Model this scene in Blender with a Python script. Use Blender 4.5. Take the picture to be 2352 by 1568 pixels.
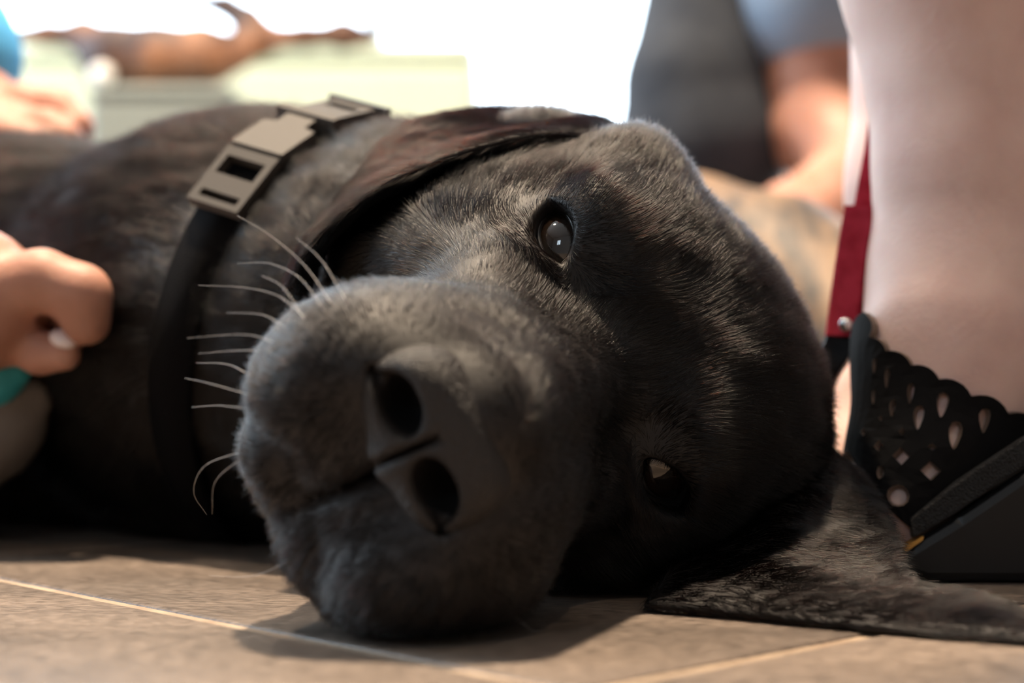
import bpy, bmesh, math, random
import numpy as np
from mathutils import Vector, Matrix
FUR = True
for o in list(bpy.data.objects):
    bpy.data.objects.remove(o, do_unlink=True)
SC = bpy.context.scene
COL = SC.collection
rng = np.random.default_rng(7)
random.seed(7)

# ------------------------------------------------------------------ camera
CAM_D, CAM_H, FPX, HORIZON = 0.455, 0.063, 3730.0, 860.0
cam = bpy.data.cameras.new('camera')
cam.sensor_width = 36.0
cam.lens = FPX * 36.0 / 2352.0
cam.shift_y = (HORIZON - 784.0) / 2352.0
cam.clip_start = 0.01
cam.dof.use_dof = True
cam.dof.focus_distance = 0.448
cam.dof.aperture_fstop = 6.6
camo = bpy.data.objects.new('camera', cam)
camo.location = (0, -CAM_D, CAM_H)
camo.rotation_euler = (math.pi / 2, 0, 0)
COL.objects.link(camo)
SC.camera = camo

def P(px, py, d):
    """photo pixel + distance along the view axis -> world point"""
    return np.array([(px - 1176.0) / FPX * d, d - CAM_D, CAM_H - (py - HORIZON) / FPX * d])

# ------------------------------------------------------------------ daylight, window light, exposure
w = bpy.data.worlds.new('world')
SC.world = w
w.use_nodes = True
w.node_tree.nodes['Background'].inputs[0].default_value = (0.70, 0.86, 1.0, 1)
w.node_tree.nodes['Background'].inputs[1].default_value = 3.7
SC.view_settings.view_transform = 'Standard'
SC.view_settings.look = 'None'
SC.view_settings.gamma = 1.0
SC.view_settings.exposure = 1.45
SC.cycles.use_denoising = True
SC.cycles.max_bounces = 8
SC.cycles.sample_clamp_indirect = 6.0

RX0, RX1, RY0, RY1, RZ = -2.3, 2.3, -2.3, 3.2, 2.45       # room
# window openings: wall, span along the wall, sill and head heights
WINDOWS = [('back', -2.20, -1.36, 0.06, 2.15), ('back', -1.28, 0.66, 0.06, 2.15), ('back', 0.74, 2.15, 0.06, 2.15),
           ('left', 0.30, 2.40, 0.06, 2.15), ('front', -1.45, -0.90, 1.05, 1.85)]
for wall, s0, s1, z0, z1 in WINDOWS:
    pl = bpy.data.lights.new('window_portal', 'AREA')
    pl.shape = 'RECTANGLE'; pl.size = s1 - s0; pl.size_y = z1 - z0
    pl.cycles.is_portal = True
    po = bpy.data.objects.new('window_portal', pl)
    m, zc = (s0 + s1) / 2, (z0 + z1) / 2
    po.location = {'back': (m, RY1 + 0.02, zc), 'left': (RX0 - 0.02, m, zc), 'front': (m, RY0 - 0.02, zc)}[wall]
    po.rotation_euler = {'back': (-math.pi / 2, 0, 0), 'left': (math.pi / 2, 0, -math.pi / 2), 'front': (math.pi / 2, 0, 0)}[wall]
    COL.objects.link(po)

# ------------------------------------------------------------------ helpers
def M(name, col, rough=0.6, spec=0.5, metal=0.0, sss=0.0, coat=0.0, emit=None, alpha=1.0, trans=0.0):
    m = bpy.data.materials.new(name)
    m.use_nodes = True
    b = m.node_tree.nodes['Principled BSDF']
    b.inputs['Base Color'].default_value = (*col, 1)
    b.inputs['Roughness'].default_value = rough
    b.inputs['Specular IOR Level'].default_value = spec
    b.inputs['Metallic'].default_value = metal
    b.inputs['Coat Weight'].default_value = coat
    b.inputs['Transmission Weight'].default_value = trans
    if sss:
        b.inputs['Subsurface Weight'].default_value = sss
        b.inputs['Subsurface Radius'].default_value = (0.01, 0.004, 0.002)
        b.inputs['Subsurface Scale'].default_value = 0.6
    if emit:
        b.inputs['Emission Color'].default_value = (*emit[:3], 1)
        b.inputs['Emission Strength'].default_value = emit[3]
    m.diffuse_color = (*col, 1)
    return m

def nodes(m):
    nt = m.node_tree
    return nt, nt.nodes['Principled BSDF']

def noise_bump(m, scale=400, strength=0.3, dist=0.0005, detail=3, coords='Object', stretch=(1, 1, 1)):
    nt, b = nodes(m)
    tc = nt.nodes.new('ShaderNodeTexCoord')
    mp = nt.nodes.new('ShaderNodeMapping')
    mp.inputs['Scale'].default_value = stretch
    n = nt.nodes.new('ShaderNodeTexNoise')
    n.inputs['Scale'].default_value = scale
    n.inputs['Detail'].default_value = detail
    bp = nt.nodes.new('ShaderNodeBump')
    bp.inputs['Strength'].default_value = strength
    bp.inputs['Distance'].default_value = dist
    nt.links.new(tc.outputs[coords], mp.inputs[0])
    nt.links.new(mp.outputs[0], n.inputs['Vector'])
    nt.links.new(n.outputs[0], bp.inputs['Height'])
    nt.links.new(bp.outputs[0], b.inputs['Normal'])
    return m

def noise_color(m, c1, c2, scale=30, lo=0.35, hi=0.65, detail=4, stretch=(1, 1, 1)):
    nt, b = nodes(m)
    tc = nt.nodes.new('ShaderNodeTexCoord')
    mp = nt.nodes.new('ShaderNodeMapping')
    mp.inputs['Scale'].default_value = stretch
    n = nt.nodes.new('ShaderNodeTexNoise')
    n.inputs['Scale'].default_value = scale
    n.inputs['Detail'].default_value = detail
    r = nt.nodes.new('ShaderNodeValToRGB')
    r.color_ramp.elements[0].position = lo
    r.color_ramp.elements[1].position = hi
    r.color_ramp.elements[0].color = (*c1, 1)
    r.color_ramp.elements[1].color = (*c2, 1)
    nt.links.new(tc.outputs['Object'], mp.inputs[0])
    nt.links.new(mp.outputs[0], n.inputs['Vector'])
    nt.links.new(n.outputs[0], r.inputs[0])
    nt.links.new(r.outputs[0], b.inputs['Base Color'])
    return m

def link(name, me, mat=None, parent=None, smooth=True):
    if mat is not None:
        me.materials.append(mat)
    if smooth:
        me.polygons.foreach_set('use_smooth', np.ones(len(me.polygons), dtype=bool))
    o = bpy.data.objects.new(name, me)
    COL.objects.link(o)
    if parent is not None:
        o.parent = parent
    return o

def mesh_np(name, V, F):
    me = bpy.data.meshes.new(name)
    if isinstance(F, np.ndarray) and F.shape[1] == 4:
        me.vertices.add(len(V))
        me.vertices.foreach_set('co', np.asarray(V, dtype=np.float32).ravel())
        n = len(F)
        me.loops.add(n * 4)
        me.loops.foreach_set('vertex_index', F.astype(np.int32).ravel())
        me.polygons.add(n)
        me.polygons.foreach_set('loop_start', np.arange(n, dtype=np.int32) * 4)
        me.polygons.foreach_set('loop_total', np.full(n, 4, dtype=np.int32))
    else:
        me.from_pydata([tuple(map(float, v)) for v in V], [], [tuple(map(int, f)) for f in F])
    me.update()
    me.validate()
    return me

def thing(name, label, cat, loc=(0, 0, 0), group=None):
    o = bpy.data.objects.new(name, None)
    o.location = loc
    o.empty_display_size = 0.02
    COL.objects.link(o)
    return tag(o, label, cat, group)

def tag(o, label, cat, group=None):
    o['label'] = label
    o['category'] = cat
    if group:
        o['group'] = group
    return o

def struct(o):
    o['kind'] = 'structure'
    return o

# ---- signed distance modelling
def smin(a, b, k):
    h = np.maximum(k - np.abs(a - b), 0) / k
    return np.minimum(a, b) - h * h * k * 0.25

def smax(a, b, k):
    return -smin(-a, -b, k)

def ell(p, c, r):
    q = p - np.asarray(c, dtype=p.dtype)
    r = np.asarray(r, dtype=p.dtype)
    k0 = np.sqrt(((q / r) ** 2).sum(1)) + 1e-9
    k1 = np.sqrt(((q / (r * r)) ** 2).sum(1)) + 1e-9
    return k0 * (k0 - 1) / k1

def cone(p, a, b, r1, r2):
    a = np.asarray(a, dtype=p.dtype); b = np.asarray(b, dtype=p.dtype)
    ab = b - a
    t = np.clip(((p - a) @ ab) / (ab @ ab), 0, 1)
    d = np.sqrt((((p - a) - t[:, None] * ab) ** 2).sum(1))
    return d - (r1 + (r2 - r1) * t)

def chain(p, pts, k):
    d = None
    for (a, ra), (b, rb) in zip(pts[:-1], pts[1:]):
        e = cone(p, a, b, ra, rb)
        d = e if d is None else smin(d, e, k)
    return d

def grid_lines(segs):
    """segs: list of (start, end, step)"""
    out = []
    for s, e, st in segs:
        n = max(1, int(round((e - s) / st)))
        out.append(np.linspace(s, e, n + 1)[:-1])
    out.append(np.array([segs[-1][1]]))
    return np.concatenate(out)

def surface_nets(fn, xs, ys, zs, newton=3, B=8):
    xs, ys, zs = [np.asarray(a, dtype=np.float32) for a in (xs, ys, zs)]
    nx, ny, nz = len(xs), len(ys), len(zs)
    V = np.full((nx, ny, nz), 1.0, dtype=np.float32)
    bi = [np.arange(0, n, B) for n in (nx, ny, nz)]
    cen, rad, idx = [], [], []
    for i in bi[0]:
        x0, x1 = xs[i], xs[min(i + B, nx - 1)]
        for j in bi[1]:
            y0, y1 = ys[j], ys[min(j + B, ny - 1)]
            for k in bi[2]:
                z0, z1 = zs[k], zs[min(k + B, nz - 1)]
                cen.append(((x0 + x1) / 2, (y0 + y1) / 2, (z0 + z1) / 2))
                rad.append(math.sqrt((x1 - x0) ** 2 + (y1 - y0) ** 2 + (z1 - z0) ** 2) / 2)
                idx.append((i, j, k))
    cen = np.array(cen, dtype=np.float32); rad = np.array(rad)
    fc = fn(cen)
    act = np.abs(fc) < rad * 1.7
    pts, slots = [], []
    for n in range(len(idx)):
        i, j, k = idx[n]
        sl = (slice(i, min(i + B, nx)), slice(j, min(j + B, ny)), slice(k, min(k + B, nz)))
        if not act[n]:
            V[sl] = fc[n]
        else:
            g = np.meshgrid(xs[sl[0]], ys[sl[1]], zs[sl[2]], indexing='ij')
            pts.append(np.stack([q.ravel() for q in g], 1))
            slots.append((sl, g[0].shape))
    pts = np.concatenate(pts)
    val = np.concatenate([fn(pts[s:s + 400000]) for s in range(0, len(pts), 400000)])
    o = 0
    for sl, sh in slots:
        n = sh[0] * sh[1] * sh[2]
        V[sl] = val[o:o + n].reshape(sh)
        o += n
    ins = V < 0
    cnt = np.zeros((nx - 1, ny - 1, nz - 1), dtype=np.int8)
    for a in (0, 1):
        for b in (0, 1):
            for c in (0, 1):
                cnt += ins[a:nx - 1 + a, b:ny - 1 + b, c:nz - 1 + c]
    ac = (cnt > 0) & (cnt < 8)
    I, J, K = np.nonzero(ac)
    vid = np.full(ac.shape, -1, dtype=np.int64)
    vid[I, J, K] = np.arange(len(I))
    acc = np.zeros((len(I), 3)); num = np.zeros(len(I))
    cs = [(a, b, c) for a in (0, 1) for b in (0, 1) for c in (0, 1)]
    for c0 in cs:
        for ax in range(3):
            if c0[ax]:
                continue
            c1 = list(c0); c1[ax] = 1
            v0 = V[I + c0[0], J + c0[1], K + c0[2]]; v1 = V[I + c1[0], J + c1[1], K + c1[2]]
            m = (v0 < 0) != (v1 < 0)
            t = np.where(m, v0 / np.where(m, v0 - v1, 1), 0)
            p0 = np.stack([xs[I + c0[0]], ys[J + c0[1]], zs[K + c0[2]]], 1)
            p1 = np.stack([xs[I + c1[0]], ys[J + c1[1]], zs[K + c1[2]]], 1)
            acc += np.where(m[:, None], p0 + (p1 - p0) * t[:, None], 0)
            num += m
    X = (acc / num[:, None]).astype(np.float32)
    cell = np.minimum(np.minimum(np.diff(xs)[I], np.diff(ys)[J]), np.diff(zs)[K])
    for _ in range(newton):
        f, g = grad(fn, X)
        st = f / np.maximum((g ** 2).sum(1), 0.05)
        st = np.clip(st, -0.5 * cell, 0.5 * cell)
        X = X - (st[:, None] * g).astype(np.float32)
    F = []
    for ax in range(3):
        s0 = [slice(None)] * 3; s1 = [slice(None)] * 3
        s0[ax] = slice(0, -1); s1[ax] = slice(1, None)
        a, b = ins[tuple(s0)], ins[tuple(s1)]
        q = np.argwhere(a != b)
        u, v = (ax + 1) % 3, (ax + 2) % 3
        lim = [nx - 1, ny - 1, nz - 1]
        ok = (q[:, u] > 0) & (q[:, v] > 0) & (q[:, u] < lim[u]) & (q[:, v] < lim[v])
        q = q[ok]
        fl = a[tuple(q.T)]
        def cid(du, dv):
            r = q.copy(); r[:, u] += du; r[:, v] += dv
            return vid[tuple(r.T)]
        f4 = np.stack([cid(-1, -1), cid(0, -1), cid(0, 0), cid(-1, 0)], 1)
        f4[~fl] = f4[~fl][:, ::-1]
        F.append(f4)
    F = np.concatenate(F)
    F = F[(F >= 0).all(1)]
    return X, F

def grad(fn, X, e=4e-4):
    f = fn(X)
    g = np.empty_like(X)
    for a in range(3):
        Y = X.copy(); Y[:, a] += e
        Z = X.copy(); Z[:, a] -= e
        g[:, a] = (fn(Y) - fn(Z)) / (2 * e)
    return f, g

def sdf_mesh(name, fn, lo, hi, step, newton=3):
    return surface_nets(fn, *[grid_lines([(lo[i], hi[i], step)]) for i in range(3)], newton=newton)

# ================================================================== the black dog
PHI = math.radians(14.0)
HO = P(1400, 820, CAM_D)
CI = np.array([0.917, 0, 0.398]); NY = np.array([0, -1.0, 0])
HA = np.array([-0.398, 0, 0.917])
HB = math.cos(PHI) * NY - math.sin(PHI) * CI
HC = math.cos(PHI) * CI + math.sin(PHI) * NY
HR = np.stack([HA, HB, HC])          # rows: local axes in world

def to_head(p):
    return (((p - HO.astype(p.dtype)) @ HR.T.astype(p.dtype)) * 100.0)

def from_head(q):
    return HO + (np.asarray(q, dtype=float) / 100.0) @ HR

UE = ((P(1250, 360, .535) - HO) @ HR.T) * 100.0
UE[0] = abs(UE[0])
EYE_C = np.array([3.16, -0.62, -0.05]); EYE_R = 1.18
EN = np.array([0.50, 0.85, 0.10]); EN /= np.linalg.norm(EN)
EU = np.array([0.88, -0.42, 0.06]); EU -= EN * (EU @ EN); EU /= np.linalg.norm(EU)
EV = np.cross(EN, EU)

def head_sdf(p):
    q = to_head(p)
    s = q.copy(); s[:, 0] = np.abs(s[:, 0])
    d = ell(q, (0, -6.0, -0.4), (5.5, 6.6, 4.7))                     # cranium
    fs = q.copy(); fs[:, 0] = np.sqrt(q[:, 0] ** 2 + 1.2)
    d = smin(d, ell(fs, (2.5, -2.8, 1.0), (2.9, 3.2, 2.5)), 2.0)      # frontal bones
    d = smin(d, ell(s, (4.3, -4.6, -3.2), (2.4, 4.6, 3.6)), 2.5)     # cheek
    d = smin(d, ell(s, (3.0, -0.4, 1.35), (1.7, 1.2, 0.9)), 1.2)     # brow
    d = smin(d, ell(s, (3.0, 0.4, -2.0), (1.4, 2.4, 1.4)), 1.8)      # below the eye
    d = smin(d, ell(s, (3.7, -1.6, -3.7), (1.7, 2.8, 2.3)), 1.2)     # masseter
    d = smin(d, ell(s, (4.4, -3.4, -3.6), (2.35, 3.0, 3.7)), 1.5)
    d = smin(d, ell(s, (4.8, -5.4, 1.9), (1.45, 2.2, 1.45)), 1.6)    # ear base
    d = smin(d, ell(q, (-2.6, -6.2, 0.6), (3.6, 5.2, 3.75)), 3.0)
    d = smin(d, ell(q, (-5.0, -3.8, -2.4), (2.0, 4.2, 3.8)), 1.5)    # cheek skin pressed on the floor
    d = smin(d, ell(s, UE, (1.5, 2.0, 1.6)), 1.2)                    # skin under the ear
    # muzzle, sagging a little towards the floor
    g = q.copy(); g[:, 0] += 0.22 * np.clip((q[:, 1] - 1.0) / 4.0, 0, 1)
    h = g.copy(); h[:, 0] = np.abs(h[:, 0])
    mz = cone(q, (0, 0.6, -1.1), (0, 8.2, -2.0), 1.8, 1.75)
    mz = smin(mz, ell(h, (1.85, 4.7, -3.0), (1.80, 5.0, 2.3)), 1.0)
    mz = smin(mz, ell(h, (2.42, 6.8, -4.6), (2.1, 3.2, 2.8)), 1.0)  # flews
    mz = smin(mz, ell(h, (2.5, 3.4, -4.8), (1.5, 3.4, 2.2)), 1.2)
    mz = smin(mz, ell(g, (-3.0, 6.6, -5.0), (2.05, 3.0, 2.8)), 1.0)   # the lower flew lies on the floor
    mz = smin(mz, ell(g, (0, 7.1, -4.7), (2.6, 2.1, 2.5)), 1.0)
    d = smin(d, mz, 1.5)
    # philtrum groove
    gr = h[:, 0] - 0.06 - 0.03 * np.clip(q[:, 1] - 8.2, 0, 2)
    gm = np.maximum(gr, np.maximum(7.9 - q[:, 1], q[:, 2] + 3.0))
    d = smax(d, -gm, 0.5)
    # lower jaw
    d2 = cone(g, (0, -3.0, -6.6), (0, 6.4, -6.6), 2.6, 1.7)
    d2 = smin(d2, ell(h, (1.3, 6.5, -7.0), (1.4, 2.1, 1.3)), 1.0)
    d = smin(d, d2, 0.45)
    d = smax(d, -(nostril(s) - 0.12), 0.1)
    # eyes: lid swelling, then the almond opening
    e = s - EYE_C.astype(s.dtype)
    d = smin(d, np.sqrt((e ** 2).sum(1)) - (EYE_R + 0.16), 0.9)
    eu, ev, en = e @ EU.astype(s.dtype), e @ EV.astype(s.dtype), e @ EN.astype(s.dtype)
    op = np.abs(ev) - 0.57 * np.clip(1 - (eu / 1.06) ** 2, -3, 1)
    op = np.maximum(op * 0.8, 0.2 - en)
    d = smax(d, -op, 0.25)
    d = smax(d, -(np.sqrt((e ** 2).sum(1)) - (EYE_R + 0.03)), 0.02)
    return d / 100.0

def nostril(s):
    n = ell(s, (1.02, 10.25, -2.95), (0.74, 2.0, 0.50))
    return smin(n, cone(s, (1.40, 10.1, -3.05), (1.95, 9.6, -3.3), 0.26, 0.10), 0.25)

def nose_sdf(q):
    """head-local centimetres"""
    s = q.copy(); s[:, 0] = np.abs(s[:, 0])
    d = ell(s, (0.95, 9.15, -2.55), (1.22, 1.4, 1.18))
    d = smin(d, ell(q, (0, 9.3, -2.6), (1.3, 1.35, 1.32)), 0.5)
    d = smin(d, ell(q, (0, 9.2, -3.5), (0.8, 1.2, 0.85)), 0.6)
    d = smin(d, ell(s, (1.10, 9.15, -3.05), (1.12, 1.25, 1.02)), 0.4)
    d = smax(d, (q[:, 1] - 10.25) * 0.98, 0.5)
    n = nostril(s)
    d = smax(d, -n, 0.22)
    g = np.maximum(s[:, 0] - 0.05, np.maximum(q[:, 2] + 2.4, 9.4 - q[:, 1]))
    d = smax(d, -g, 0.25)
    return d

NK = [(from_head((0, -6.5, -2.5)), 0.054), ((-0.035, 0.125, 0.078), 0.065), ((-0.10, 0.195, 0.079), 0.076)]
def body_sdf(p):
    d = chain(p, [(np.array(a), r) for a, r in NK], 0.03)
    t = chain(p, [((-0.10, 0.20, 0.079), 0.076), ((-0.24, 0.315, 0.080), 0.080), ((-0.50, 0.43, 0.084), 0.087), ((-0.78, 0.52, 0.08), 0.075)], 0.06)
    d = smin(d, t, 0.05)
    d = smin(d, ell(p, (-0.20, 0.285, 0.06), (0.09, 0.065, 0.06)), 0.04)          # chest
    for pts in ([((-0.22, 0.29, 0.07), 0.045), ((-0.38, 0.25, 0.045), 0.030), ((-0.54, 0.17, 0.03), 0.022), ((-0.62, 0.165, 0.027), 0.026)],
                [((-0.20, 0.30, 0.05), 0.04), ((-0.38, 0.27, 0.03), 0.028), ((-0.56, 0.25, 0.026), 0.021), ((-0.65, 0.245, 0.025), 0.024)],
                [((-0.76, 0.50, 0.09), 0.065), ((-0.88, 0.38, 0.07), 0.045), ((-1.0, 0.46, 0.045), 0.024), ((-1.12, 0.38, 0.03), 0.022), ((-1.18, 0.36, 0.026), 0.024)],
                [((-0.80, 0.53, 0.16), 0.02), ((-0.95, 0.66, 0.03), 0.022), ((-1.15, 0.70, 0.018), 0.014)]):
        d = smin(d, chain(p, [(np.array(a), r) for a, r in pts], 0.02), 0.04)
    return d

def dog_sdf(p):
    d = smin(head_sdf(p), body_sdf(p), 0.028)
    return smax(d, 0.0015 - p[:, 2], 0.008)

def build_dog():
    X, F = surface_nets(dog_sdf,
        grid_lines([(-1.22, -0.30, 0.010), (-0.30, -0.085, 0.005), (-0.085, 0.115, 0.0014), (0.115, 0.14, 0.004)]),
        grid_lines([(-0.125, 0.06, 0.0014), (0.06, 0.30, 0.005), (0.30, 0.74, 0.010)]),
        grid_lines([(-0.004, 0.14, 0.0014), (0.14, 0.20, 0.005)]))
    return X, F

def catmull(Pt, n):
    """resample along axis 0 of (k, m, 3) control points"""
    k = len(Pt)
    t = np.linspace(0, k - 1, n)
    i = np.minimum(t.astype(int), k - 2); f = (t - i)[:, None, None]
    E = np.concatenate([2 * Pt[:1] - Pt[1:2], Pt, 2 * Pt[-1:] - Pt[-2:-1]])
    p0, p1, p2, p3 = E[i], E[i + 1], E[i + 2], E[i + 3]
    return 0.5 * (2 * p1 + (p2 - p0) * f + (2 * p0 - 5 * p1 + 4 * p2 - p3) * f ** 2 + (3 * p1 - p0 - 3 * p2 + p3) * f ** 3)

def sheet(ctrl, nu, nv, thick, floor=None):
    """a soft closed flap through a grid of control points"""
    G = catmull(np.asarray(ctrl, dtype=float), nu)
    G = catmull(G.transpose(1, 0, 2), nv).transpose(1, 0, 2)
    du = np.gradient(G, axis=0); dv = np.gradient(G, axis=1)
    N = np.cross(du, dv); N /= np.linalg.norm(N, axis=2, keepdims=True) + 1e-12
    u = np.linspace(0, 1, nu)[:, None]; v = np.linspace(0, 1, nv)[None, :]
    ed = np.minimum(np.minimum(v, 1 - v) * 9, (1 - u) * 14)
    th = (thick * np.sqrt(np.clip(ed, 0.06, 1)))[:, :, None] / 2
    A, Bk = G + N * th, G - N * th
    if floor is not None:
        A[:, :, 2] = np.maximum(A[:, :, 2], floor); Bk[:, :, 2] = np.maximum(Bk[:, :, 2], floor * 0.5)
    V = np.concatenate([A.reshape(-1, 3), Bk.reshape(-1, 3)])
    F = []
    n = nu * nv
    def I(i, j, o=0): return i * nv + j + o
    for i in range(nu - 1):
        for j in range(nv - 1):
            F.append((I(i, j), I(i + 1, j), I(i + 1, j + 1), I(i, j + 1)))
            F.append((I(i, j + 1, n), I(i + 1, j + 1, n), I(i + 1, j, n), I(i, j, n)))
    for i in range(nu - 1):
        F.append((I(i, 0), I(i, 0, n), I(i + 1, 0, n), I(i + 1, 0)))
        F.append((I(i + 1, nv - 1), I(i + 1, nv - 1, n), I(i, nv - 1, n), I(i, nv - 1)))
    for j in range(nv - 1):
        F.append((I(nu - 1, j), I(nu - 1, j, n), I(nu - 1, j + 1, n), I(nu - 1, j + 1)))
        F.append((I(0, j + 1), I(0, j + 1, n), I(0, j, n), I(0, j)))
    return V, np.array(F)

EAR_UP = [[P(1420, 345, .495), P(1450, 345, .515), P(1470, 365, .545)],
          [P(1320, 312, .492), P(1370, 290, .522), P(1400, 300, .557)],
          [P(1190, 318, .484), P(1225, 302, .517), P(1260, 262, .562)],
          [P(1030, 362, .477), P(1058, 330, .512), P(1085, 254, .557)],
          [P(880, 427, .474), P(908, 392, .507), P(935, 292, .552)],
          [P(760, 517, .477), P(795, 480, .502), P(835, 395, .537)],
          [P(690, 602, .476), P(715, 570, .492), P(760, 530, .514)],
          [P(668, 690, .484), P(672, 690, .489), P(690, 680, .499)]]
EAR_LOW = [[P(1480, 1392, .429), P(1600, 1240, .475), P(1770, 970, .50)],
           [P(1660, 1408, .418), P(1760, 1230, .46), P(1870, 1010, .495)],
           [P(1820, 1425, .406), P(1880, 1260, .455), P(1960, 1075, .49)],
           [P(1980, 1442, .396), P(2000, 1320, .44), P(2030, 1190, .47)],
           [P(2120, 1458, .387), P(2110, 1400, .41), P(2075, 1320, .445)],
           [P(2280, 1470, .38), P(2270, 1425, .395), P(2230, 1370, .43)],
           [P(2420, 1488, .371), P(2430, 1470, .378), P(2400, 1440, .39)]]

skin_m = M('dog_skin', (0.012, 0.010, 0.010), 0.55, 0.4)
nose_m = noise_bump(M('nose_leather', (0.014, 0.012, 0.012), 0.5, 0.45), 1100, 0.8, 0.0012, 2)
dog_at = tuple(from_head((0, -5, -1)) * np.array([1, 1, 0]))
dog = thing('black_dog', 'black short-haired dog lying on its side with its head on the tiles', 'dog', dog_at)
DV, DF = build_dog()
NBODY = len(DV)
for ctrl, fl in ((EAR_UP, None), (EAR_LOW, 0.002)):
    v, f = sheet(ctrl, 60, 34, 0.0042, fl)
    DF = np.concatenate([DF, f + len(DV)]); DV = np.concatenate([DV, v])
dog_body = link('body', mesh_np('body', DV - np.array(dog_at), DF), skin_m, dog)
nv, nf = sdf_mesh('nose', nose_sdf, (-2.5, 7.5, -4.8), (2.5, 11.0, -0.4), 0.07)
nose = link('nose', mesh_np('nose', from_head(nv) - np.array(dog_at), nf[:, ::-1]), nose_m, dog)

# eyes
eye_m = M('dog_eye', (0.010, 0.006, 0.004), 0.06, 0.6, coat=1.0)
lid_m = M('eyelid_rim', (0.008, 0.007, 0.008), 0.3, 0.5)
def uv_sphere(r, seg=40, ring=24):
    bm = bmesh.new(); bmesh.ops.create_uvsphere(bm, u_segments=seg, v_segments=ring, radius=r)
    me = bpy.data.meshes.new('eyeball'); bm.to_mesh(me); bm.free(); return me
for sg in (1, -1):
    c = EYE_C * np.array([sg, 1, 1])
    e = link('eye', uv_sphere(EYE_R / 100), eye_m, dog)
    e.location = from_head(c) - np.array(dog_at)
    F3 = np.array([sg, 1, 1])
    ring = []
    for t in np.linspace(0, 2 * math.pi, 60, endpoint=False):
        u = 1.03 * math.cos(t); v = 0.53 * math.sin(t) * (abs(math.sin(t)) ** 0.35)
        q = EYE_C + EU * u + EV * v; r = q - EYE_C
        z = math.sqrt(max(EYE_R ** 2 - u * u - v * v, 0.02)); q = q + EN * z
        ring.append((from_head(q * F3), from_head((q + EN) * F3) - from_head(q * F3)))
    V, F = [], []
    n = len(ring)
    for i, (pt, nn) in enumerate(ring):
        tg = ring[(i + 1) % n][0] - ring[i - 1][0]; tg /= np.linalg.norm(tg)
        nn = nn / np.linalg.norm(nn); sd = np.cross(tg, nn)
        for k in range(8):
            an = k * math.pi / 4
            V.append(pt + (nn * math.cos(an) + sd * math.sin(an)) * 0.0008 - np.array(dog_at))
    for i in range(n):
        for k in range(8):
            F.append((i * 8 + k, (i + 1) % n * 8 + k, (i + 1) % n * 8 + (k + 1) % 8, i * 8 + (k + 1) % 8))
    link('eyelid', mesh_np('eyelid', V, np.array(F)), lid_m, dog)

# ---- fur
fur_m = bpy.data.materials.new('black_fur'); fur_m.use_nodes = True
nt = fur_m.node_tree; nt.nodes.clear()
hb = nt.nodes.new('ShaderNodeBsdfHairPrincipled'); ho = nt.nodes.new('ShaderNodeOutputMaterial')
hb.parametrization = 'MELANIN'
hb.inputs['Melanin'].default_value = 0.99
hb.inputs['Melanin Redness'].default_value = 0.5
hb.inputs['Roughness'].default_value = 0.16
hb.inputs['Radial Roughness'].default_value = 0.35
hb.inputs['IOR'].default_value = 1.43
hb.inputs['Random Color'].default_value = 0.04
nt.links.new(hb.outputs[0], ho.inputs[0])
whisker_m = M('whisker', (0.75, 0.70, 0.66), 0.35, 0.5)

def hair_object(name, pts, rad, mat, parent, origin):
    """pts (n, k, 3), rad (n, k)"""
    n, k = pts.shape[:2]
    hc = bpy.data.hair_curves.new(name)
    hc.add_curves([k] * n)
    hc.attributes['position'].data.foreach_set('vector', (pts - origin).astype(np.float32).ravel())
    ra = hc.attributes.get('radius') or hc.attributes.new('radius', 'FLOAT', 'POINT')
    ra.data.foreach_set('value', rad.astype(np.float32).ravel())
    hc.materials.append(mat)
    o = bpy.data.objects.new(name, hc)
    COL.objects.link(o); o.parent = parent
    return o

def sstep(x, a, b):
    t = np.clip((x - a) / (b - a), 0, 1); return t * t * (3 - 2 * t)

def wob(p, f, seed):
    r = np.random.default_rng(seed); o = np.zeros(len(p))
    for _ in range(5):
        k = r.normal(size=3) * f; o += np.sin(p @ k + r.uniform(0, 6.28))
    return o / 2.2

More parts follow.
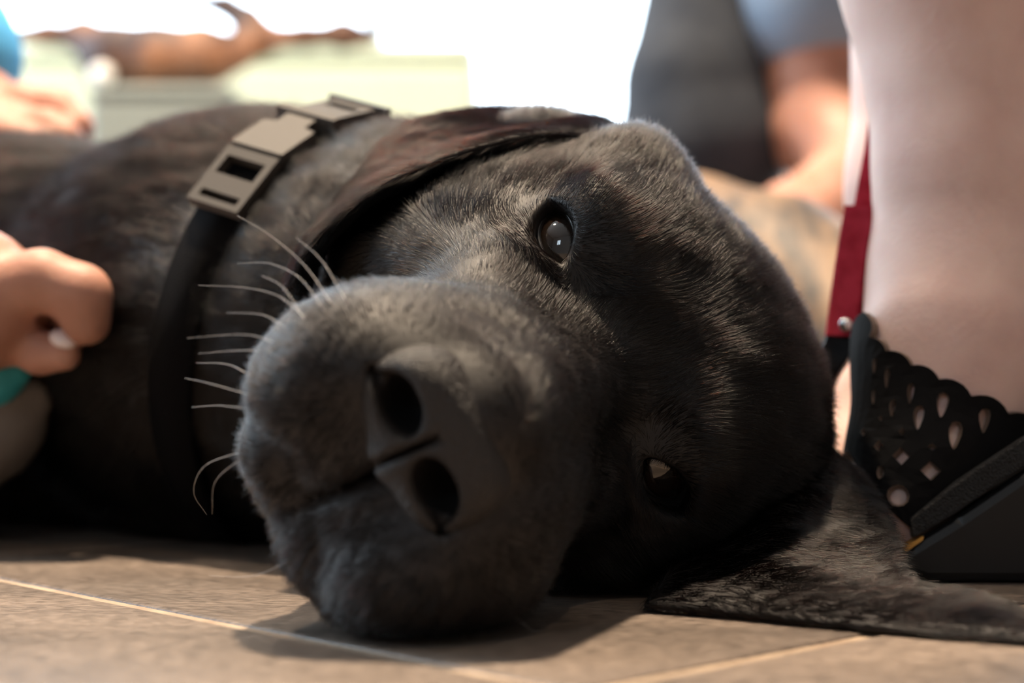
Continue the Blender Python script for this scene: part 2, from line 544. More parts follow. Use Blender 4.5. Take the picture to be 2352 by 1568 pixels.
def make_fur(V, F, nbody, nsheets):
    tri = np.concatenate([F[:, [0, 1, 2]], F[:, [0, 2, 3]]])
    src = np.concatenate([np.arange(len(F))] * 2)
    a, b, c = V[tri[:, 0]], V[tri[:, 1]], V[tri[:, 2]]
    nrm = np.cross(b - a, c - a); ar = np.linalg.norm(nrm, axis=1) / 2
    cen = (a + b + c) / 3
    dens = np.where(cen[:, 0] < -0.30, 0.0, np.where(cen[:, 0] < -0.16, 60e4, np.where(cen[:, 1] > 0.10, 110e4, 330e4)))
    dens = np.where(cen[:, 0] < -0.30, 12e4, dens)
    dens *= np.where(cen[:, 2] < 0.004, 0.15, 1)
    isear = tri[:, 0] >= nbody
    dens = np.where(isear, 330e4, dens)
    ex = ar * dens
    cnt = np.floor(ex + rng.random(len(ex))).astype(int)
    ti = np.repeat(np.arange(len(tri)), cnt)
    r1, r2 = rng.random(len(ti)), rng.random(len(ti))
    fl = r1 + r2 > 1; r1[fl], r2[fl] = 1 - r1[fl], 1 - r2[fl]
    p = a[ti] + (b[ti] - a[ti]) * r1[:, None] + (c[ti] - a[ti]) * r2[:, None]
    # smooth vertex normals
    vn = np.zeros_like(V)
    for k in range(3):
        np.add.at(vn, tri[:, k], nrm)
    vn /= np.linalg.norm(vn, axis=1, keepdims=True) + 1e-20
    w0 = (1 - r1 - r2)[:, None]
    n = vn[tri[ti, 0]] * w0 + vn[tri[ti, 1]] * r1[:, None] + vn[tri[ti, 2]] * r2[:, None]
    n /= np.linalg.norm(n, axis=1, keepdims=True) + 1e-20
    ear = isear[ti]
    d0 = dens[ti]
    q = to_head(p)
    s = q.copy(); s[:, 0] = np.abs(s[:, 0])
    de = np.linalg.norm(s - EYE_C, axis=1)
    keep = (de > EYE_R + 0.22) & ((nose_sdf(q) > 0.02) | ear) & (nostril(s) > 0.16)
    p, n, ear, q, s, de, d0 = [x[keep] for x in (p, n, ear, q, s, de, d0)]
    # flow of the coat
    A, Bv, Cv = HA, HB, HC
    sg = np.tanh(q[:, 0] / 1.6)[:, None]; hs = np.sign(q[:, 0])[:, None]
    back = -Bv[None]
    mz = sstep(q[:, 1], 1.0, 5.0)[:, None]; low = sstep(-q[:, 2], 1.5, 4.5)[:, None]
    fl = back * 1.0 + mz * low * (-Cv * 0.7) + mz * sg * A * 0.35 + (1 - mz) * low * (-Cv * 0.35) + (1 - mz) * (1 - low) * (Cv * 0.25 + sg * A * 0.35)
    rad = (s - EYE_C) * np.concatenate([hs, np.ones_like(hs), np.ones_like(hs)], 1)
    radw = rad @ HR; radw /= np.linalg.norm(radw, axis=1, keepdims=True)
    swirl = np.cross(n, radw) * -hs
    ge = np.exp(-((de - EYE_R) / 1.5) ** 2)[:, None]
    fl = fl * (1 - 0.75 * ge) + ge * (radw * 0.9 + swirl * 0.5)
    nk = sstep(-q[:, 1], 6.5, 11.0)[:, None] * (~ear)[:, None]
    bodyflow = np.array([-0.80, 0.50, -0.25])[None]
    fl = fl * (1 - nk) + bodyflow * nk
    eu = np.array([-0.85, -0.15, -0.55])[None]; el = np.array([0.85, -0.40, -0.35])[None]
    fl = np.where(ear[:, None], np.where(p[:, 2:3] > 0.09, eu, el), fl)
    fl = fl - n * (fl * n).sum(1, keepdims=True)
    fl /= np.linalg.norm(fl, axis=1, keepdims=True) + 1e-9
    sd = np.cross(n, fl)
    an = 0.22 * wob(p, 90, 1) + 0.16 * wob(p, 420, 2) + rng.normal(0, 0.09, len(p))
    fl = fl * np.cos(an)[:, None] + sd * np.sin(an)[:, None]
    # length
    L = 0.0038 + 0.0040 * (1 - sstep(q[:, 1], -1.0, 4.0))
    L = np.where(nk[:, 0] > 0, L + 0.006 * nk[:, 0], L)
    L *= 0.45 + 0.55 * sstep(de, EYE_R + 0.2, EYE_R + 1.8)
    nd = nose_sdf(q)
    L *= 0.35 + 0.65 * sstep(nd, 0.0, 0.9)
    L = np.where(ear, 0.0055, L)
    L *= rng.uniform(0.65, 1.2, len(p))
    lift = np.radians(14 + 7 * wob(p, 260, 3) + rng.normal(0, 6, len(p)))
    mzz = sstep(q[:, 1], 2.0, 5.5)
    lift = lift + mzz * (-0.02 + 0.14 * wob(p, 1500, 5))
    L = L * (1 + mzz * 0.35 * wob(p, 1300, 6))
    lift = np.where(nd < 0.6, lift + 0.2, lift)
    lift = np.clip(lift, 0.07, 0.9)
    K = 4
    t = np.linspace(0, 1, K)
    pts = np.empty((len(p), K, 3))
    cur = p - n * 0.0002
    pts[:, 0] = cur
    for k in range(1, K):
        e = lift * (1.25 - 0.55 * t[k])
        dv = fl * np.cos(e)[:, None] + n * np.sin(e)[:, None]
        dv[:, 2] -= 0.03 * k
        cur = cur + dv * (L / (K - 1))[:, None]
        pts[:, k] = cur
    pts[:, :, 2] = np.maximum(pts[:, :, 2], 0.0008)
    r0 = np.where(d0 > 200e4, 0.00005, np.where(d0 > 100e4, 0.00009, np.where(d0 > 40e4, 0.00013, 0.00025)))
    rr = r0[:, None] * np.array([1.0, 0.9, 0.65, 0.2])[None]
    print('hairs', len(p))
    return pts, rr

if FUR:
    fp, fr = make_fur(DV, DF, NBODY, 2)
    fur = hair_object('fur', fp, fr, fur_m, dog, np.array(dog_at))
    fur['kind'] = 'stuff'

# ================================================================== the room
TA = math.radians(43.8)
TU = np.array([math.cos(TA), math.sin(TA)]); TV = np.array([-math.sin(TA), math.cos(TA)])
TS, GAP = 0.305, 0.0042
grout_m = noise_bump(noise_color(M('grout', (0.36, 0.27, 0.19), 0.85), (0.28, 0.20, 0.14), (0.42, 0.32, 0.23), 60), 900, 0.5, 0.0006)
tile_m = M('slate_tile', (0.2, 0.17, 0.15), 0.36, 0.5)
def slate(m):
    nt, b = nodes(m)
    N = nt.nodes.new; Lk = nt.links.new
    tc = N('ShaderNodeTexCoord'); oi = N('ShaderNodeObjectInfo'); mp = N('ShaderNodeMapping'); mp.inputs['Scale'].default_value = (1, 2.6, 1)
    cmb = N('ShaderNodeVectorMath'); cmb.operation = 'SCALE'; cmb.inputs[0].default_value = (37, 51, 13)
    Lk(oi.outputs['Random'], cmb.inputs['Scale'])
    Lk(cmb.outputs[0], mp.inputs['Location'])
    rot = N('ShaderNodeVectorRotate'); rot.inputs['Angle'].default_value = TA; rot.rotation_type = 'Z_AXIS'
    Lk(tc.outputs['Object'], rot.inputs['Vector']); Lk(rot.outputs[0], mp.inputs[0])
    n1 = N('ShaderNodeTexNoise'); n1.inputs['Scale'].default_value = 9; n1.inputs['Detail'].default_value = 5; n1.inputs['Distortion'].default_value = 0.6
    n2 = N('ShaderNodeTexNoise'); n2.inputs['Scale'].default_value = 210; n2.inputs['Detail'].default_value = 6; n2.inputs['Roughness'].default_value = 0.65
    for n in (n1, n2): Lk(mp.outputs[0], n.inputs['Vector'])
    r1 = N('ShaderNodeValToRGB')
    r1.color_ramp.elements[0].position = 0.32; r1.color_ramp.elements[0].color = (0.115, 0.090, 0.074, 1)
    r1.color_ramp.elements[1].position = 0.70; r1.color_ramp.elements[1].color = (0.250, 0.195, 0.158, 1)
    Lk(n1.outputs[0], r1.inputs[0])
    r2 = N('ShaderNodeMapRange'); r2.inputs['From Min'].default_value = 0.35; r2.inputs['From Max'].default_value = 0.62; r2.inputs['To Min'].default_value = 0.45; r2.inputs['To Max'].default_value = 1.25
    Lk(n2.outputs[0], r2.inputs[0])
    mx = N('ShaderNodeVectorMath'); mx.operation = 'SCALE'
    Lk(r1.outputs[0], mx.inputs[0]); Lk(r2.outputs[0], mx.inputs['Scale']); Lk(mx.outputs[0], b.inputs['Base Color'])
    rr = N('ShaderNodeMapRange'); rr.inputs['To Min'].default_value = 0.26; rr.inputs['To Max'].default_value = 0.52
    Lk(n2.outputs[0], rr.inputs[0]); Lk(rr.outputs[0], b.inputs['Roughness'])
    bp = N('ShaderNodeBump'); bp.inputs['Strength'].default_value = 0.6; bp.inputs['Distance'].default_value = 0.0009
    Lk(n2.outputs[0], bp.inputs['Height']); Lk(bp.outputs[0], b.inputs['Normal'])
slate(tile_m)

def box_mesh(name, lo, hi, bev=0.0, seg=1):
    bm = bmesh.new()
    bmesh.ops.create_cube(bm, size=1.0)
    c = [(lo[i] + hi[i]) / 2 for i in range(3)]; d = [hi[i] - lo[i] for i in range(3)]
    for v in bm.verts:
        v.co = Vector([v.co[i] * d[i] + c[i] for i in range(3)])
    if bev:
        bmesh.ops.bevel(bm, geom=bm.edges[:], offset=bev, segments=seg, profile=0.5, affect='EDGES')
    me = bpy.data.meshes.new(name); bm.to_mesh(me); bm.free()
    return me

floor = struct(link('floor', box_mesh('floor', (RX0, RY0, -0.06), (RX1, RY1, -0.0007)), grout_m, None, False))
half = (TS - GAP) / 2
tile_me = box_mesh('tile', (-half, -half, -0.010), (half, half, 0.0), 0.0012, 2)
tile_me.materials.append(tile_m)
V0, U0 = -0.104, -0.082
for i in range(-16, 17):
    for j in range(-16, 17):
        c = TU * (U0 + TS * (i + 0.5)) + TV * (V0 + TS * (j + 0.5))
        if not (RX0 + 0.22 < c[0] < RX1 - 0.22 and RY0 + 0.22 < c[1] < RY1 - 0.22):
            continue
        t = bpy.data.objects.new('tile', tile_me)
        t.location = (c[0], c[1], 0); t.rotation_euler = (0, 0, TA)
        COL.objects.link(t); t.parent = floor

wall_m = noise_bump(M('wall_paint', (0.24, 0.21, 0.19), 0.8, 0.3), 300, 0.1, 0.0005)
ceil_m = M('ceiling_paint', (0.45, 0.43, 0.41), 0.85, 0.3)
frame_m = M('window_frame_white', (0.85, 0.85, 0.83), 0.45)
glass_m = bpy.data.materials.new('window_glass'); glass_m.use_nodes = True
nt = glass_m.node_tree; nt.nodes.clear()
tb = nt.nodes.new('ShaderNodeBsdfTransparent'); gb = nt.nodes.new('ShaderNodeBsdfGlossy'); mxs = nt.nodes.new('ShaderNodeMixShader'); go = nt.nodes.new('ShaderNodeOutputMaterial')
gb.inputs['Roughness'].default_value = 0.02; mxs.inputs[0].default_value = 0.05
nt.links.new(tb.outputs[0], mxs.inputs[1]); nt.links.new(gb.outputs[0], mxs.inputs[2]); nt.links.new(mxs.outputs[0], go.inputs[0])

def bm_boxes(name, boxes):
    bm = bmesh.new()
    for lo, hi in boxes:
        r = bmesh.ops.create_cube(bm, size=1.0)
        for v in r['verts']:
            v.co = Vector([v.co[i] * (hi[i] - lo[i]) + (hi[i] + lo[i]) / 2 for i in range(3)])
    me = bpy.data.meshes.new(name); bm.to_mesh(me); bm.free()
    return me

def wall(name, side, s0, s1, th=0.12):
    """a wall along x ('back', 'front') or y ('left', 'right') with its window holes left open"""
    holes = sorted([w_[1:] for w_ in WINDOWS if w_[0] == side])
    rects, cur = [], s0
    for a0, a1, z0, z1 in holes:
        rects.append((cur, a0, 0, RZ)); rects.append((a0, a1, 0, z0)); rects.append((a0, a1, z1, RZ)); cur = a1
    rects.append((cur, s1, 0, RZ))
    bx = []
    for a0, a1, z0, z1 in rects:
        if a1 - a0 < 1e-4 or z1 - z0 < 1e-4: continue
        bx.append({'back': ((a0, RY1, z0), (a1, RY1 + th, z1)), 'front': ((a0, RY0 - th, z0), (a1, RY0, z1)),
                   'left': ((RX0 - th, a0, z0), (RX0, a1, z1)), 'right': ((RX1, a0, z0), (RX1 + th, a1, z1))}[side])
    return struct(link(name, bm_boxes(name, bx), wall_m, None, False))
wall('wall_back', 'back', RX0 - 0.12, RX1 + 0.12); wall('wall_front', 'front', RX0 - 0.12, RX1 + 0.12)
wall('wall_left', 'left', RY0, RY1); wall('wall_right', 'right', RY0, RY1)
struct(link('ceiling', box_mesh('ceiling', (RX0 - 0.12, RY0 - 0.12, RZ), (RX1 + 0.12, RY1 + 0.12, RZ + 0.1)), ceil_m, None, False))
for k, (side, s0, s1, z0, z1) in enumerate(WINDOWS):
    def bxx(a0, a1, b0, b1, d0, d1):
        if side == 'back': return ((a0, RY1 + d0, b0), (a1, RY1 + d1, b1))
        if side == 'front': return ((a0, RY0 - d1, b0), (a1, RY0 - d0, b1))
        return ((RX0 - d1, a0, b0), (RX0 - d0, a1, b1))
    fw = 0.055
    fb = [bxx(s0, s0 + fw, z0, z1, 0.03, 0.09), bxx(s1 - fw, s1, z0, z1, 0.03, 0.09), bxx(s0 + fw, s1 - fw, z0, z0 + fw, 0.03, 0.09), bxx(s0 + fw, s1 - fw, z1 - fw, z1, 0.03, 0.09)]
    wf = struct(link('window_%d' % (k + 1), bm_boxes('window_frame', fb), frame_m, None, False))
    m_ = (s0 + s1) / 2
    link('mullion', bm_boxes('mullion', [bxx(m_ - 0.02, m_ + 0.02, z0 + fw, z1 - fw, 0.035, 0.085)]), frame_m, wf, False)
    for a0, a1 in ((s0 + fw, m_ - 0.02), (m_ + 0.02, s1 - fw)):
        link('pane', bm_boxes('pane', [bxx(a0, a1, z0 + fw, z1 - fw, 0.058, 0.062)]), glass_m, wf, False)

# recessed ceiling downlights
ring_m = M('downlight_ring', (0.8, 0.8, 0.78), 0.4)
bulb_m = M('downlight_bulb', (1, 0.9, 0.75), 0.5, emit=(1.0, 0.80, 0.58, 40.0))
def downlight(x, y, power, label):
    t = thing('ceiling_downlight', label, 'ceiling light', (x, y, RZ))
    bm = bmesh.new()
    n = 28
    prof = [(0.058, 0.0), (0.060, -0.005), (0.048, -0.006), (0.046, -0.001)]
    vs = [[bm.verts.new((r * math.cos(6.28318 * i / n), r * math.sin(6.28318 * i / n), z)) for r, z in prof] for i in range(n)]
    for i in range(n):
        for k in range(len(prof)):
            bm.faces.new((vs[i][k], vs[(i + 1) % n][k], vs[(i + 1) % n][(k + 1) % 4], vs[i][(k + 1) % 4]))
    me = bpy.data.meshes.new('trim_ring'); bm.to_mesh(me); bm.free()
    link('trim_ring', me, ring_m, t)
    bm = bmesh.new(); bmesh.ops.create_cone(bm, cap_ends=True, segments=28, radius1=0.045, radius2=0.045, depth=0.003)
    me = bpy.data.meshes.new('bulb'); bm.to_mesh(me); bm.free()
    bo = link('bulb', me, bulb_m, t, False); bo.location = (0, 0, -0.003)
    ld = bpy.data.lights.new('downlight', 'SPOT'); ld.energy = power; ld.color = (1.0, 0.79, 0.57)
    ld.spot_size = math.radians(110); ld.spot_blend = 0.6; ld.shadow_soft_size = 0.06
    lo = bpy.data.objects.new('downlight', ld); lo.location = (0, 0, -0.03); lo.parent = t
    COL.objects.link(lo)
for x, y, pw, lb in ((-0.10, 0.30, 190, 'round recessed ceiling downlight almost straight above the black dog'),
                     (-0.95, 0.30, 25, 'round recessed ceiling downlight left of the one above the dog'),
                     (1.3, 0.9, 30, 'round recessed ceiling downlight at the right towards the back windows'),
                     (-0.8, 1.6, 30, 'round recessed ceiling downlight at the left nearest the back windows'),
                     (0.5, -1.3, 8, 'round recessed ceiling downlight behind the camera')):
    downlight(x, y, pw, lb)

# ================================================================== rays, collar
def cast(fn, px, py, d0=0.25, d1=1.2, n=80):
    """first hit of the view ray through a photo pixel with a signed-distance body"""
    o, e = P(px, py, d0), P(px, py, d1)
    t = 0.0; L = np.linalg.norm(e - o); v = (e - o) / L
    for _ in range(n):
        f = float(fn((o + v * t)[None].astype(np.float64))[0])
        if f < 1e-5: break
        t += max(f * 0.7, 2e-5)
        if t > L: return None
    return o + v * t

def march_out(fn, c, dirs, r1, n=220):
    """largest radius at which each ray from an inside point leaves the body"""
    ts = np.linspace(0.004, r1, n)
    pts = (c[None, None] + dirs[:, None] * ts[None, :, None]).reshape(-1, 3)
    f = fn(pts).reshape(len(dirs), n)
    out = f > 0
    i = np.argmax(out, 1); i[~out.any(1)] = n - 1
    i = np.maximum(i, 1)
    k = np.arange(len(dirs)); f0, f1 = f[k, i - 1], f[k, i]
    return ts[i - 1] + (ts[1] - ts[0]) * np.clip(-f0 / np.where(np.abs(f1 - f0) < 1e-9, 1e-9, f1 - f0), 0, 1)

def unit(v):
    return v / np.linalg.norm(v)

collar_m = noise_bump(M('collar_webbing', (0.006, 0.0055, 0.006), 0.95, 0.06), 900, 0.6, 0.0008, 1, stretch=(1, 1, 3))
buckle_m = M('buckle_plastic', (0.066, 0.056, 0.048), 0.6, 0.35)
CN = unit(np.array([-0.80, 0.50, 0.28]))
CC = np.array([-0.083, 0.182, 0.078]) - CN * 0.019
CX = unit(np.cross(CN, [0, 0, 1.0])); CY = np.cross(CX, CN)
CY = CY if CY[2] > 0 else -CY
CX = CX if CX[1] < 0 else -CX          # towards the camera
NT = 120
th = np.linspace(0, 2 * math.pi, NT, endpoint=False)
cdir = np.cos(th)[:, None] * CX + np.sin(th)[:, None] * CY
crad = march_out(body_sdf, CC, cdir, 0.13) + 0.0025
for _ in range(4):
    crad = (np.roll(crad, 1) + 2 * crad + np.roll(crad, -1)) / 4
CW = 0.0095
def collar_pt(t, off=0.0, w_=0.0):
    r = np.interp(t % (2 * math.pi), np.append(th, 2 * math.pi), np.append(crad, crad[0])) + off
    p = CC + (math.cos(t) * CX + math.sin(t) * CY) * r + CN * w_
    p[2] = max(p[2], 0.001 + off)
    return p
collar = thing('dog_collar', 'dark webbing collar with a grey plastic buckle around the black dog\'s neck', 'collar', (float(CC[0]), float(CC[1]), 0.0))
CO = np.array(collar.location)
V, F = [], []
for t in th:
    for o_, w_ in ((0.0015, -CW), (0.0015, CW), (-0.0015, CW), (-0.0015, -CW)):
        V.append(collar_pt(t, o_, w_) - CO)
for i in range(NT):
    for k in range(4):
        F.append((i * 4 + k, ((i + 1) % NT) * 4 + k, ((i + 1) % NT) * 4 + (k + 1) % 4, i * 4 + (k + 1) % 4))
link('strap', mesh_np('strap', V, np.array(F)), collar_m, collar, False)

def slab(outline, holes, thick, bev=0.0006):
    """flat plate in 2-D with rectangular holes, as a bmesh extruded along +z"""
    from mathutils.geometry import delaunay_2d_cdt
    vs, es = [], []
    for poly in [outline] + holes:
        b0 = len(vs); vs += [Vector(p) for p in poly]
        es += [(b0 + i, b0 + (i + 1) % len(poly)) for i in range(len(poly))]
    r = delaunay_2d_cdt(vs, es, [], 0, 1e-7)
    def inside(p, poly):
        c = False; j = len(poly) - 1
        for i in range(len(poly)):
            xi, yi = poly[i]; xj, yj = poly[j]
            if (yi > p[1]) != (yj > p[1]) and p[0] < (xj - xi) * (p[1] - yi) / (yj - yi) + xi: c = not c
            j = i
        return c
    bm = bmesh.new(); bv = [bm.verts.new((v.x, v.y, 0)) for v in r[0]]
    for f in r[2]:
        c = (sum(r[0][i].x for i in f) / len(f), sum(r[0][i].y for i in f) / len(f))
        if inside(c, outline) and not any(inside(c, h) for h in holes):
            try: bm.faces.new([bv[i] for i in f])
            except ValueError: pass
    for v in [v for v in bm.verts if not v.link_faces]: bm.verts.remove(v)
    bmesh.ops.recalc_face_normals(bm, faces=bm.faces[:])
    e = bmesh.ops.extrude_face_region(bm, geom=bm.faces[:])
    for v in [g for g in e['geom'] if isinstance(g, bmesh.types.BMVert)]: v.co.z += thick
    bmesh.ops.recalc_face_normals(bm, faces=bm.faces[:])
    return bm

def place_on_collar(name, bm, t, off, parent):
    """2-D x runs along the band, y across it, z outwards"""
    c = collar_pt(t, off); tg = unit(collar_pt(t + 0.02, off) - collar_pt(t - 0.02, off))
    nn = unit(np.cross(CN, tg)); nn = nn if nn @ (c - CC) > 0 else -nn
    mt = Matrix(np.stack([tg, np.cross(nn, tg), nn], 1).tolist()).to_4x4(); mt.translation = Vector(c - CO)
    bm.transform(mt)
    if mt.determinant() < 0: bmesh.ops.reverse_faces(bm, faces=bm.faces[:])
    me = bpy.data.meshes.new(name); bm.to_mesh(me); bm.free()
    return link(name, me, buckle_m, parent, False)
def rect(x0, x1, y0, y1): return [(x0, y0), (x1, y0), (x1, y1), (x0, y1)]
# angle on the band of the buckle's middle, from the photograph
tt = np.linspace(0, 2 * math.pi, 720)
def proj(p): d = p[1] + CAM_D; return np.array([1176 + p[0] / d * FPX, HORIZON - (p[2] - CAM_H) / d * FPX])
TB = min(tt, key=lambda t: np.linalg.norm(proj(collar_pt(t, 0.003)) - np.array([668, 345])) + (1e4 if math.cos(t) < -0.6 else 0))
print('buckle angle', TB, proj(collar_pt(TB, 0.003)))
SGN = 1 if proj(collar_pt(TB + 0.1))[0] > proj(collar_pt(TB))[0] else -1     # +x along the band runs up to the right
RB = float(np.interp(TB, th, crad))
H_ = 0.0118
bk = place_on_collar('buckle', slab([(-0.013, -H_), (0.004, -H_), (0.005, -H_ * .55), (0.011, -H_ * .55), (0.011, H_ * .55), (0.005, H_ * .55), (0.004, H_), (-0.013, H_)], [], 0.0048), TB, 0.001, collar)
place_on_collar('buckle_loop', slab(rect(-0.0125, 0.0125, -H_, H_), [rect(-0.0100, -0.0070, -H_ * .78, H_ * .70), rect(0.0005, 0.0085, -H_ * .74, H_ * .74)], 0.0042), TB - SGN * 0.0250 / RB, 0.0012, collar)
place_on_collar('buckle_clip', slab([(-0.0125, -H_), (-0.0085, -H_), (-0.0085, -H_ * .85), (0.014, -H_ * .85), (0.014, H_ * .85), (-0.0085, H_ * .85), (-0.0085, H_), (-0.0125, H_)], [rect(0.005, 0.010, -H_ * .6, H_ * .6)], 0.0042), TB + SGN * 0.0235 / RB, 0.0012, collar)
for dx in (0.013, 0.040):
    place_on_collar('strap_keeper', slab(rect(-0.0018, 0.0018, -H_ * 1.15, H_ * 1.15), [], 0.0075), TB + SGN * dx / RB, 0.0, collar)

# ---- whiskers
WH = [[(765, 702), (700, 610), (620, 540), (545, 495)], [(745, 712), (690, 640), (620, 605), (545, 605)], [(700, 728), (640, 680), (560, 660), (455, 655)],
      [(655, 750), (600, 722), (520, 718)], [(630, 785), (560, 768), (430, 776)], [(600, 805), (540, 805), (455, 812)], [(570, 858), (520, 836), (450, 833)],
      [(545, 895), (480, 880), (425, 868)], [(545, 928), (500, 931), (440, 935)], [(540, 1032), (470, 1070), (445, 1130), (475, 1182)], [(545, 1045), (495, 1105), (487, 1180)],
      [(660, 1290), (580, 1322), (480, 1322)], [(1090, 1350), (1160, 1400), (1245, 1465)], [(700, 735), (650, 660), (600, 632)], [(800, 700), (740, 600), (680, 545)], [(960, 1400), (985, 1440), (975, 1480)]]
for wl in WH:
    r = None
    for sh in (0, 12, 25, 40, 60):
        r = cast(dog_sdf, wl[0][0] + sh, wl[0][1] + sh * 0.4, 0.28, 0.48)
        if r is not None: break
    d = (r[1] + CAM_D) if r is not None else 0.40
    pts = [P(x, y, d + 0.012 * k) for k, (x, y) in enumerate(wl)]
    if r is not None: pts[0] = r
    C = catmull(np.array(pts)[:, None, :], 14)[:, 0]
    C[:, 2] = np.maximum(C[:, 2], 0.001)
    hair_object('whisker', C[None], np.linspace(0.00005, 0.00002, 14)[None], whisker_m, dog, np.array(dog_at))

# ================================================================== skin, hands, feet
def skin(name, col, dark):
    m = noise_color(M(name, col, 0.5, 0.4, sss=0.25), dark, col, 35, 0.3, 0.6, 5)
    return noise_bump(m, 500, 0.25, 0.0008, 4)
foot_skin = skin('skin_pale', (0.74, 0.52, 0.46), (0.64, 0.41, 0.36))
hand_skin = skin('skin_warm', (0.52, 0.27, 0.20), (0.40, 0.19, 0.13))
def body_from(name, chains, lo, hi, step, mat, parent, k=0.012, kin=0.01, extra=None, floor=True):
    org = np.array(parent.location)
    cc = [[(np.asarray(a, dtype=float), r) for a, r in c] for c in chains]
    def fn(p):
        d = None
        for c in cc:
            e = chain(p, c, kin)
            d = e if d is None else smin(d, e, k)
        if extra is not None: d = extra(p, d)
        if floor: d = smax(d, 0.001 - p[:, 2], 0.004)
        return d
    v, f = sdf_mesh(name, fn, lo, hi, step)
    o = link(name, mesh_np(name, v - org, f), mat, parent)
    return o, fn

# ---- the person in the scalloped sandal
person = thing('person', 'bare-legged person in a black cut-out sandal standing beside the dog\'s head', 'person', tuple(P(2250, 1340, .55) * np.array([1, 1, 0])))
PO = np.array(person.location)
LEG1 = [[((0.118, 0.085, 0.45), .058), ((0.138, 0.10, 0.33), .055), (P(2212, -100, .56), .041), (P(2240, 420, .552), .0315), (P(2235, 640, .55), .0315)],
        [(P(2235, 640, .55), .032), (P(2200, 800, .535), .029), (P(2140, 1060, .522), .0245)],
        [(P(2235, 640, .55), .032), (P(2215, 820, .56), .030), (P(2150, 1060, .552), .0245)],
        [(P(2250, 640, .552), .030), (P(2440, 790, .565), .030)],
        [(P(2440, 800, .565), .029), (P(2300, 990, .545), .022), (P(2140, 1075, .53), .022)],
        [(P(2340, 600, .535), .010), (P(2345, 630, .535), .010)]]
for k in range(5):
    dd = 0.507 + 0.0135 * k
    LEG1.append([(P(2135, 1080, dd + 0.004), .013), (P(2075, 1160, dd), .0115 if k == 0 else .0095), (P(2055, 1225, dd), .0105 if k == 0 else .0080)])
LEG2 = [[((0.150, 0.235, 0.45), .058), ((0.165, 0.215, 0.34), .052), (P(2165, -100, .64), .036), (P(2130, 420, .63), .029), (P(2120, 760, .63), .030)],
        [(P(2120, 760, .63), .030), (P(2020, 930, .615), .022), (P(1960, 1080, .60), .018), (P(1900, 1180, .59), .012)],
        [(P(2120, 760, .63), .028), (P(2200, 1000, .64), .026)]]
HIP = [[((0.118, 0.085, 0.45), .060), ((0.30, 0.10, 0.40), .080), ((0.44, 0.14, 0.34), .095)], [((0.150, 0.235, 0.45), .060), ((0.32, 0.25, 0.40), .080), ((0.46, 0.22, 0.34), .095)]]
leg_body, foot_fn = body_from('body', LEG1 + LEG2 + HIP, (0.05, -0.005, -0.004), (0.58, 0.345, 0.53), 0.0034, foot_skin, person, k=0.010, kin=0.012)
body_from('shorts', [[((0.25, 0.095, 0.418), .083), ((0.44, 0.14, 0.34), .103)], [((0.27, 0.245, 0.418), .083), ((0.46, 0.22, 0.34), .103)], [((0.45, 0.18, 0.35), .12), ((0.44, 0.18, 0.62), .13)]], (0.14, -0.02, 0.2), (0.62, 0.40, 0.80), 0.008, M('dark_shorts', (0.03, 0.035, 0.05), 0.85, 0.2), person, k=0.03, floor=False)
_near = [[(np.asarray(a), r) for a, r in c] for c in LEG1]
def near_foot(p):
    d = None
    for c in _near:
        e = chain(p, c, 0.012); d = e if d is None else smin(d, e, 0.010)
    return d

leather_m = noise_bump(M('sandal_leather', (0.006, 0.0055, 0.006), 0.75, 0.08), 700, 0.3, 0.0004)
edge_m = M('leather_edge', (0.16, 0.11, 0.085), 0.6)
sole_m = M('sandal_sole', (0.006, 0.006, 0.007), 0.4, 0.4)
band_m = noise_bump(M('sandal_band', (0.014, 0.013, 0.014), 0.5, 0.5), 1500, 1.0, 0.002, 2)
insole_m = M('sandal_insole', (0.62, 0.30, 0.06), 0.5)
AX0, AX1 = P(2185, 700, .555), P(2125, 1140, .535)
AZ = unit(AX1 - AX0); AN = unit(np.array([0, -1.0, 0]) - AZ * (AZ @ np.array([0, -1.0, 0]))); AL = np.cross(AZ, AN)
AL = AL if AL[0] < 0 else -AL
def pix_lt(px, py):
    h = None
    for sh in (0, 8, 16, 28, 42, 60):
        h = cast(near_foot, px + sh, py, 0.40, 0.70)
        if h is not None: break
    if h is None: h = P(px, py, 0.53)
    r = h - AX0
    return (float(r @ AZ), math.atan2(float(r @ AL), float(r @ AN)))
def lt_pt(l, t):
    c = AX0 + AZ * l; dv = math.cos(t) * AN + math.sin(t) * AL
    return c, dv
SCALE_T = 0.03
def flat(px, py):
    l, t = pix_lt(px, py); return (l, t * SCALE_T)
cusps = [(2003, 722), (2014, 779), (2048, 810), (2101, 844), (2158, 875), (2225, 913), (2302, 949), (2380, 985)]
top = []
for (x0, y0), (x1, y1) in zip(cusps[:-1], cusps[1:]):
    nx_, ny_ = (y1 - y0), -(x1 - x0); L_ = math.hypot(nx_, ny_); nx_, ny_ = nx_ / L_, ny_ / L_
    for f in np.linspace(0, 1, 7)[:-1]:
        b_ = 0.20 * L_ * math.sin(math.pi * f) ** 0.8
        top.append((x0 + (x1 - x0) * f + nx_ * b_, y0 + (y1 - y0) * f + ny_ * b_))
top.append(cusps[-1])
low = [(2400, 1020), (2352, 1062), (2275, 1112), (2200, 1158), (2130, 1200), (2092, 1214)]
toe = [(2075, 1200), (2030, 1155), (1990, 1095), (1965, 1040)]
near2d = [flat(*p) for p in top] + [flat(*p) for p in low] + [flat(*p) for p in toe]
tl = near2d[-1]; hl = near2d[0]
far = []
for f in np.linspace(0, 1, 9)[1:]:
    far.append((tl[0] + 0.012 * math.sin(f * 1.5), tl[1] + (math.radians(215) * SCALE_T - tl[1]) * f))
